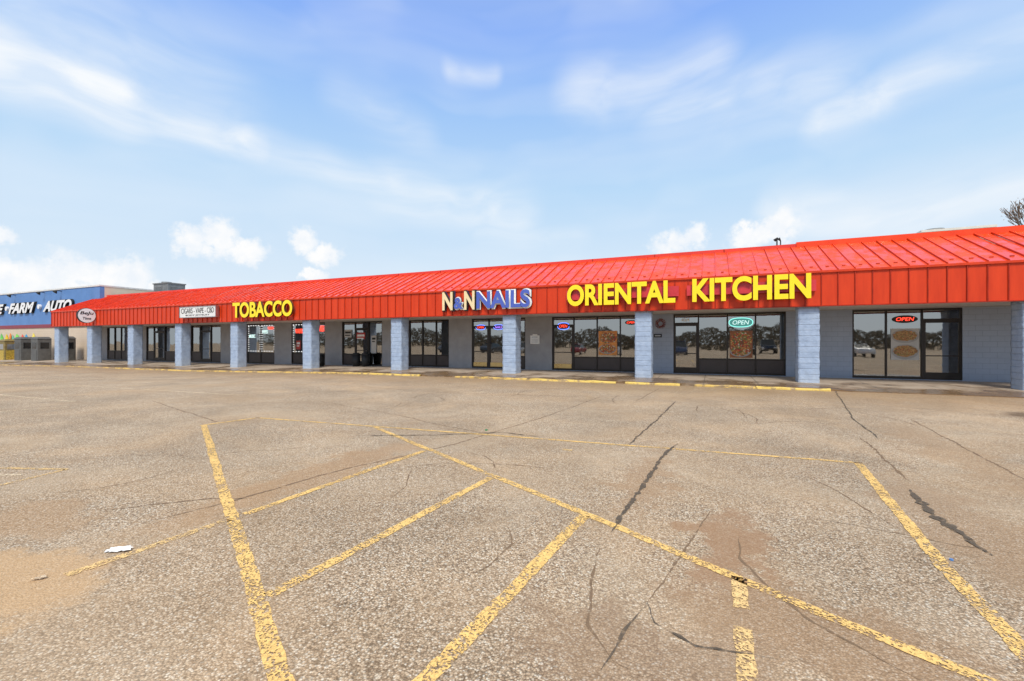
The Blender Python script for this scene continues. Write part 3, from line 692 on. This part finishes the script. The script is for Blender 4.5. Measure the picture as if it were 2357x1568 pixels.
# ------------------------------------------------------------------ rooftop equipment
m_hv=pbr('hvac_dark_grey',(.20,.21,.21),.6,var=.2); m_hvl=pbr('hvac_beige',(.72,.68,.58),.6,var=.1)
def hvac(x0,x1,y0,y1,z0,z1,m,label):
    e_=O('rooftop_air_unit',None,loc=((x0+x1)/2,(y0+y1)/2,z0),label=label,cat='air conditioner')
    X2=(x1-x0)/2;Y2=(y1-y0)/2;H=z1-z0
    mb=MB(); mb.box(-X2,X2,-Y2,Y2,.15,H-.1); mb.box(-X2-.06,X2+.06,-Y2-.06,Y2+.06,H-.1,H); mb.box(-X2+.2,X2-.2,-Y2+.2,Y2-.2,0,.15)
    O('housing',mb.mesh('housing',[m]),parent=e_)
    mb=MB()
    for k in range(int((H-.5)/.12)): mb.box(-X2+.15,X2*.1,-Y2-.03,-Y2-.001,.3+k*.12,.36+k*.12)
    for k in range(3): mb.box(X2*.2+k*X2*.26,X2*.2+k*X2*.26+.03,-Y2-.025,-Y2-.001,.25,H-.2)
    for k in range(int((H-.5)/.12)): mb.box(X2+.001,X2+.03,-Y2+.15,Y2-.15,.3+k*.12,.36+k*.12)
    O('louvre',mb.mesh('louvre',[m_hv]),parent=e_)
    mb=MB(); mb.tube((-X2*.4,0,H),(-X2*.4,0,H+.18),.4,.4,20); O('fan_cowl',mb.mesh('cowl',[m_hv],True),parent=e_)
hvac(-48.0,-45.8,25.5,27.0,5.3,7.1,m_hv,'dark grey rooftop air unit with louvres')
hvac(8.9,11.4,27,29,5.3,6.78,m_hvl,'beige low rooftop air unit behind ridge')
e_=O('roof_vent',None,loc=(2.65,23.6,5.3),label='small dark bent vent pipes above ridge',cat='vent')
mb=MB(); mb.tube((0,0,0),(0,0,.95),.03,.03,8); mb.tube((-.1,0,.88),(.03,0,1.0),.07,.03,8); mb.tube((.14,0,0),(.14,0,.85),.025,.025,8); mb.tube((.14,0,.85),(.06,0,.97),.025,.07,8); O('vent_pipe',mb.mesh('vent',[m_blk],True),parent=e_)

# ------------------------------------------------------------------ farm store
m_bluew,t,b=newmat('blue_metal_panel'); p=pos(t)
sp=t.add('ShaderNodeSeparateXYZ'); t.l.new(p,sp.inputs[0])
c=t.ramp(t.noise(p,.8,5,.6).outputs[0],[(.3,(.085,.21,.48)),(.7,(.115,.26,.57))])
sm_=t.m('LESS_THAN',t.m('MODULO',t.m('ADD',sp.outputs[0],400),.9),.03)
c=t.mix(t.m('MULTIPLY',sm_,.3),c,(.05,.12,.32)); t.l.new(c,b.inputs['Base Color']); b.inputs['Roughness'].default_value=.5
m_maroon=pbr('maroon_band',(.26,.035,.06),.5); m_trim=pbr('pale_parapet_cap',(.7,.69,.66),.5)
m_beige=pbr('beige_wall',(.68,.58,.44),.75,var=.08,vscale=1,bump=.1)
fs=O('farm_store_building',None,label='large store with blue upper band and tan block base',cat='building')
FX=BL-.06
mb=MB()
mb.box(-125,FX,22.5,22.8,-.9,3.0,0); mb.box(-125,FX,22.46,22.8,3.34,6.62,1); mb.box(-125,FX,22.44,22.8,3.0,3.34,2)
mb.box(FX-.3,FX-.001,22.8,60,-.9,6.62,3)
O('wall',mb.mesh('farm_wall',[m_tan,m_bluew,m_maroon,m_beige]),parent=fs)
mb=MB(); mb.box(-125,FX+.03,22.40,22.86,6.62,6.75); mb.box(FX-.34,FX+.03,22.86,60,6.62,6.75)
O('parapet_cap',mb.mesh('cap',[m_trim]),parent=fs)
mb=MB(); mb.box(-125,FX-.3,22.8,60,6.0,6.2); O('flat_roof',mb.mesh('fr',[m_flat]),parent=fs)
for x in (-66.3,-60.2,-57.0):
    mb=MB(); mb.tube((x,22.46,6.45),(x,22.1,6.5),.03,.03,8); mb.tube((x,22.1,6.5),(x,21.95,6.32),.05,.2,14); O('wall_lamp',mb.mesh('lamp',[m_blk],True),parent=fs)
e_=O('store_sign',None,label='white outlined italic lettering on blue store band',cat='sign')
m_ws=pbr('white_sign_face',(.85,.85,.85),.4,var=.03)
for s_,x0,x1 in [('HOME',-74.6,-68.35),('FARM',-67.3,-61.8),('AUTO',-60.1,-54.7)]:
    sign_letters(e_,s_,x0,x1,4.55,5.60,[m_ws,m_blk],y=22.40,depth=.15,off=.045,shear=.4)
    sign_letters(e_,s_,x0-.08,x1+.08,4.49,5.66,[m_blk],y=22.452,depth=.03,off=.075,shear=.4,name='letter_outline')
for x in (-67.85,-61.0):
    mb=MB(); mb.tube((x,22.44,5.1),(x,22.25,5.1),.23,.23,20); O('bullet_mark',mb.mesh('dot',[m_ws]),parent=e_)
def kayak_mesh(col):
    mb=MB(); n=14; m=12; L=2.9
    for i in range(n+1):
        u=i/n; r=max(.012,math.sin(math.pi*u)**.6); z=u*L
        for k in range(m):
            a=2*math.pi*k/m; mb.v.append((.33*r*math.cos(a),(.17*r)*math.sin(a)+(.12*(2*u-1)**2)*-1,z))
    for i in range(n):
        for k in range(m):
            j=(k+1)%m; mb.f.append((i*m+k,i*m+j,(i+1)*m+j,(i+1)*m+k)); mb.m.append(0)
    return mb.mesh('hull',[col],True)
mb=MB()
for k in range(20):
    a=2*math.pi*k/20; mb.v.append((.20*math.cos(a),-.185,1.35+.42*math.sin(a)))
mb.f.append(tuple(range(20))); mb.m.append(0); ck=mb.mesh('cockpit',[m_blk])
kc=[((.10,.50,.35),'teal green',-70.2),((.05,.35,.60),'blue',-69.3),((.15,.55,.10),'lime green',-68.1),((.80,.55,.03),'yellow',-67.3),((.80,.22,.03),'orange',-66.2),((.10,.40,.30),'teal green',-65.5),((.20,.60,.08),'lime green',-64.4),((.65,.05,.04),'red',-63.5),((.03,.3,.55),'blue',-62.8),((.75,.6,.1),'yellow',-61.4)]
for c_,nm,xk in kc:
    e_=O('kayak',None,loc=(xk,21.95,-.3-random.uniform(0,.25)),rot=(rad(-4),rad(random.uniform(-9,9)),rad(random.uniform(-30,30))),label=nm+' plastic kayak standing against tan wall',cat='kayak',group='kayaks leaning on the store wall')
    O('hull',kayak_mesh(pbr('kayak_plastic',c_,.35,var=.3,vscale=2)),parent=e_); O('cockpit',ck,parent=e_)
m_bl=pbr('blind_grey_plastic',(.11,.11,.105),.6,var=.25,vscale=4); m_ol=pbr('cabinet_olive',(.24,.18,.06),.6,var=.4,vscale=5); m_win=pbr('blind_window',(.01,.012,.015),.15)
def blind(x,y,z,w_,d_,h,m,label,yellow=False):
    e_=O('hunting_blind_box',None,loc=(x,y,z),label=label,cat='outdoor cabin')
    mb=MB(); mb.box(0,w_,0,d_,.1,h-.2,0); O('cabin_shell',mb.mesh('shell',[m]),parent=e_,bevel=.05)
    mb=MB()
    mb.v+=[(-.04,-.04,h-.2),(w_+.04,-.04,h-.2),(w_+.04,d_+.04,h-.2),(-.04,d_+.04,h-.2),(.15,.12,h),(w_-.15,.12,h),(w_-.15,d_-.12,h),(.15,d_-.12,h)]
    for f in((0,3,2,1),(4,5,6,7),(0,1,5,4),(1,2,6,5),(2,3,7,6),(3,0,4,7)): mb.f.append(f); mb.m.append(0)
    O('roof_cap',mb.mesh('cap',[m]),parent=e_,bevel=.02)
    for q in ((w_*.2,w_*.8,-.015,-.002),(w_+.002,w_+.015,d_*.2,d_*.8)):
        mb=MB(); mb.box(*q,h*.55,h*.78,0); O('window',mb.mesh('window',[m_win if not yellow else m_steel]),parent=e_)
    for q in ((w_+.002,w_+.02,d_*.12,d_*.88),(w_*.12,w_*.88,-.02,-.002)):
        mb=MB(); mb.box(*q,.15,h*.5); O('door_panel',mb.mesh('door',[m_bl if not yellow else pbr('label_yellow',(.5,.35,.05),.5,var=.5,vscale=9)]),parent=e_,bevel=.006)
    for q in ((.05,.2),(w_-.2,w_-.05)):
        mb=MB(); mb.box(q[0],q[1],0,d_,0,.1); O('skid',mb.mesh('skid',[m_tan]),parent=e_)
blind(-65.2,20.9,-.36,1.2,.9,2.25,m_ol,'olive brown product cabinet beside store wall',True)
blind(-62.0,20.9,-.36,1.3,1.0,2.45,m_bl,'dark grey plastic hunting blind on skids')
blind(-58.7,20.9,-.36,1.3,1.0,2.45,m_bl,'dark grey plastic hunting blind on skids')
blind(-54.0,20.9,-.34,1.2,.9,2.45,m_bl,'dark grey plastic hunting blind behind column')

# ------------------------------------------------------------------ trees
m_bark=pbr('bark_grey_brown',(.17,.12,.085),.9,var=.3,vscale=5,bump=.5)
def leafmat(name,a,b_):
    m,t,b=newmat(name)
    oi=t.noise(pos(t),1.3,3,.7).outputs[0]
    t.l.new(t.ramp(oi,[(.35,a),(.65,b_)]),b.inputs['Base Color']); b.inputs['Roughness'].default_value=.7
    return m
m_leaf=leafmat('autumn_leaves',(.20,.10,.045),(.42,.24,.12))
def tree(x,y,h,seed,leaves,label,dmax=6):
    rnd=random.Random(seed)
    e_=O('tree',None,loc=(x,y,0),label=label,cat='tree')
    tb=MB(); lf=MB(); RM=.02
    def br(p,d,L,r,dep):
        q=p
        n=3 if dep<3 else 2
        for k in range(n):
            d=(d+Vector((rnd.uniform(-.14,.14),rnd.uniform(-.14,.14),rnd.uniform(-.02,.14)))).normalized()
            q2=q+d*L/n; r2=max(RM*.7,r*(.88 if dep<dmax else .6))
            tb.tube(q,q2,r,r2,8 if dep<2 else (5 if dep<4 else 3),0,False); q=q2; r=r2
            if dep>=1 and dep<dmax and rnd.random()<.85:
                sd=(d+Vector((rnd.uniform(-1,1),rnd.uniform(-1,1),rnd.uniform(0,.8)))*.7).normalized()
                br(q,sd,L*.66,max(RM,r*.55),dep+1)
            if dep>=dmax-1:
                for _ in range(leaves):
                    c_=q+Vector((rnd.gauss(0,.07),rnd.gauss(0,.07),rnd.gauss(0,.07))); a1=Vector((rnd.uniform(-1,1),rnd.uniform(-1,1),rnd.uniform(-1,1))).normalized(); a2=a1.orthogonal().normalized(); s_=rnd.uniform(.03,.055)
                    lf.quad(tuple(c_),tuple(c_+a1*s_+a2*s_*.5),tuple(c_+a1*s_*2),tuple(c_+a1*s_-a2*s_*.5))
        if dep<dmax:
            for k in range(rnd.choice((2,3)) if dep<4 else 2):
                a=rnd.uniform(0,6.28); sp_=rnd.uniform(.25,.6)
                sd=(d+Vector((math.cos(a)*sp_,math.sin(a)*sp_,rnd.uniform(.1,.4)))).normalized()
                br(q,sd,L*rnd.uniform(.68,.80),max(RM,r*.66),dep+1)
    br(Vector((0,0,-.3)),Vector((0,0,1)),h*.25,h*.016,0)
    zs=[v[2] for v in tb.v]; k_=h/max(zs)
    tb.v=[(a*k_,b*k_,c*k_) for a,b,c in tb.v]; lf.v=[(a*k_,b*k_,c*k_) for a,b,c in lf.v]
    O('trunk',tb.mesh('trunk',[m_bark],True),parent=e_); 
    O('crown',lf.mesh('crown',[m_leaf]),parent=e_)
tree(19.6,40,12.0,11,1,'tall sparse autumn tree behind the mall roof')
m_far=leafmat('tree_belt',(.11,.095,.06),(.22,.17,.11))
mb=MB(); rnd=random.Random(5)
for k in range(36000):
    x=rnd.uniform(-170,130); hh=4.6+.9*math.sin(x*.13)+.7*math.sin(x*.41+1)+.4*math.sin(x*1.1)
    z=hh*rnd.random()**.9; y=-85+rnd.uniform(-4,4); s_=rnd.uniform(.15,.42)
    a1=Vector((rnd.uniform(-1,1),rnd.uniform(-.4,.4),rnd.uniform(-1,1))).normalized()*s_; a2=Vector((a1.z,rnd.uniform(-.2,.2),-a1.x))*.6
    c_=Vector((x,y,z)); mb.quad(tuple(c_-a1),tuple(c_-a2),tuple(c_+a1),tuple(c_+a2))
O('distant_tree_belt',mb.mesh('belt',[m_far]),kind='stuff',label='far dark belt of trees across the road',cat='trees')
m_tyre=pbr('tyre_rubber',(.02,.02,.02),.8); m_cg=pbr('car_glass',(.02,.025,.03),.08)
def car(x,y,colr,nm,rotz,suv=False):
    e_=O('parked_car',None,loc=(x,y,0),rot=(0,0,rotz),label=nm+' parked in the lot facing the shops',cat='car',group='cars parked across the lot')
    mt=pbr('car_paint',colr,.3,var=.05,coat=.8)
    top=1.75 if suv else 1.42
    lower=[(-2.25,.35),(-2.28,.62),(-2.15,.88 if not suv else 1.0),(-1.0,.95 if not suv else 1.05),(1.9,.98 if not suv else 1.08),(2.2,.85),(2.27,.5),(2.2,.3)]
    cab=[(-1.15,.95),(-.45,top-.04),(.1,top),(1.1,top-.03),(1.75 if not suv else 2.05,.97)]
    def ext(pr,w0,w1,mats,nm_):
        mb=MB(); n=len(pr); z0=min(p_[1] for p_ in pr); z1=max(p_[1] for p_ in pr)
        for sgn in(-1,1):
            for (px_,pz_) in pr:
                w_=w0+(w1-w0)*((pz_-z0)/(z1-z0)); mb.v.append((px_,sgn*w_,pz_))
        mb.f.append(tuple(range(n))); mb.f.append(tuple(range(2*n-1,n-1,-1)))
        for k in range(n): j=(k+1)%n; mb.f.append((k,n+k,n+j,j))
        mb.m=[0]*len(mb.f); return mb.mesh(nm_,mats)
    O('body',ext(lower,.88,.86,[mt],'body'),parent=e_,bevel=.06)
    O('windows',ext(cab,.80,.62,[m_cg],'cabin'),parent=e_,bevel=.04)
    mb=MB(); mb.box(-.4,1.15,-.63,.63,top-.02,top+.03); O('roof',mb.mesh('roof',[mt]),parent=e_,bevel=.02)
    for wx in(-1.4,1.4):
        for s_ in(-1,1):
            mb=MB(); mb.tube((wx,s_*.7,.33),(wx,s_*.9,.33),.33,.33,20); mb.tube((wx,s_*.9,.33),(wx,s_*.905,.33),.2,.2,16,1); O('wheel',mb.mesh('wheel',[m_tyre,m_steel]),parent=e_)
    for s_ in(-1,1):
        mb=MB(); mb.box(-2.29,-2.2,s_*.65-.15,s_*.65+.15,.62,.75); O('headlight',mb.mesh('headlight',[m_wht]),parent=e_)
cars=[(-30,(.03,.03,.035),'black sedan',0),(-24,(.5,.5,.5),'silver sedan',0),(-17.5,(.30,.02,.02),'dark red sedan',0),(-11,(.7,.7,.7),'white suv',1),(-3,(.05,.07,.14),'dark blue suv',1),(5,(.02,.02,.02),'black suv',1),(9.5,(.12,.12,.13),'grey sedan',0),(15,(.6,.6,.6),'white sedan',0),(-38,(.15,.16,.18),'grey suv',1),(-45,(.4,.02,.02),'red sedan',0)]
for i,(x,c_,nm,sv) in enumerate(cars):
    car(x,-14-(i%3)*2.5,c_,nm,rad(-90 if i%2 else 90),suv=bool(sv))

# ------------------------------------------------------------------ litter
m_paper=pbr('crumpled_paper',(.80,.79,.76),.7,var=.1,vscale=20)
def litter(x,y,w_,h_,rz,label,m=m_paper):
    mb=MB(); n=6; rnd=random.Random(int(x*100))
    for j in range(n+1):
        for i in range(n+1):
            mb.v.append(((i/n-.5)*w_+rnd.uniform(-.008,.008),(j/n-.5)*h_+rnd.uniform(-.008,.008),.008+rnd.uniform(0,.014)))
    for j in range(n):
        for i in range(n):
            if (i,j) in((0,0),(n-1,n-1),(n-1,n-2),(0,n-1)): continue
            k=j*(n+1)+i; mb.f.append((k,k+1,k+n+2,k+n+1)); mb.m.append(0)
    O('paper_litter',mb.mesh('paper',[m]),loc=(x,y,.0),rot=(0,0,rz),label=label,cat='litter')
litter(-4.16,1.98,.17,.09,rad(35),'crumpled white paper scrap on sandy asphalt')
litter(-4.15,1.52,.08,.03,rad(60),'dirty paper scrap on sandy washout',pbr('dirty_paper',(.62,.50,.36),.8,var=.3,vscale=30))
mb=MB(); mb.tube((0,0,0),(0,0,.012),.012,.012,14); O('bottle_cap',mb.mesh('cap',[pbr('cap_blue',(.1,.25,.55),.4)]),loc=(1.60,4.35,0),label='small blue bottle cap on asphalt',cat='litter')
mb=MB(); mb.tube((0,0,0),(0,0,.02),.025,.025,14); O('bottle_cap',mb.mesh('cap2',[pbr('cap_green',(.04,.22,.08),.4)]),loc=(-3.75,7.35,0),label='small green can lid on asphalt',cat='litter')
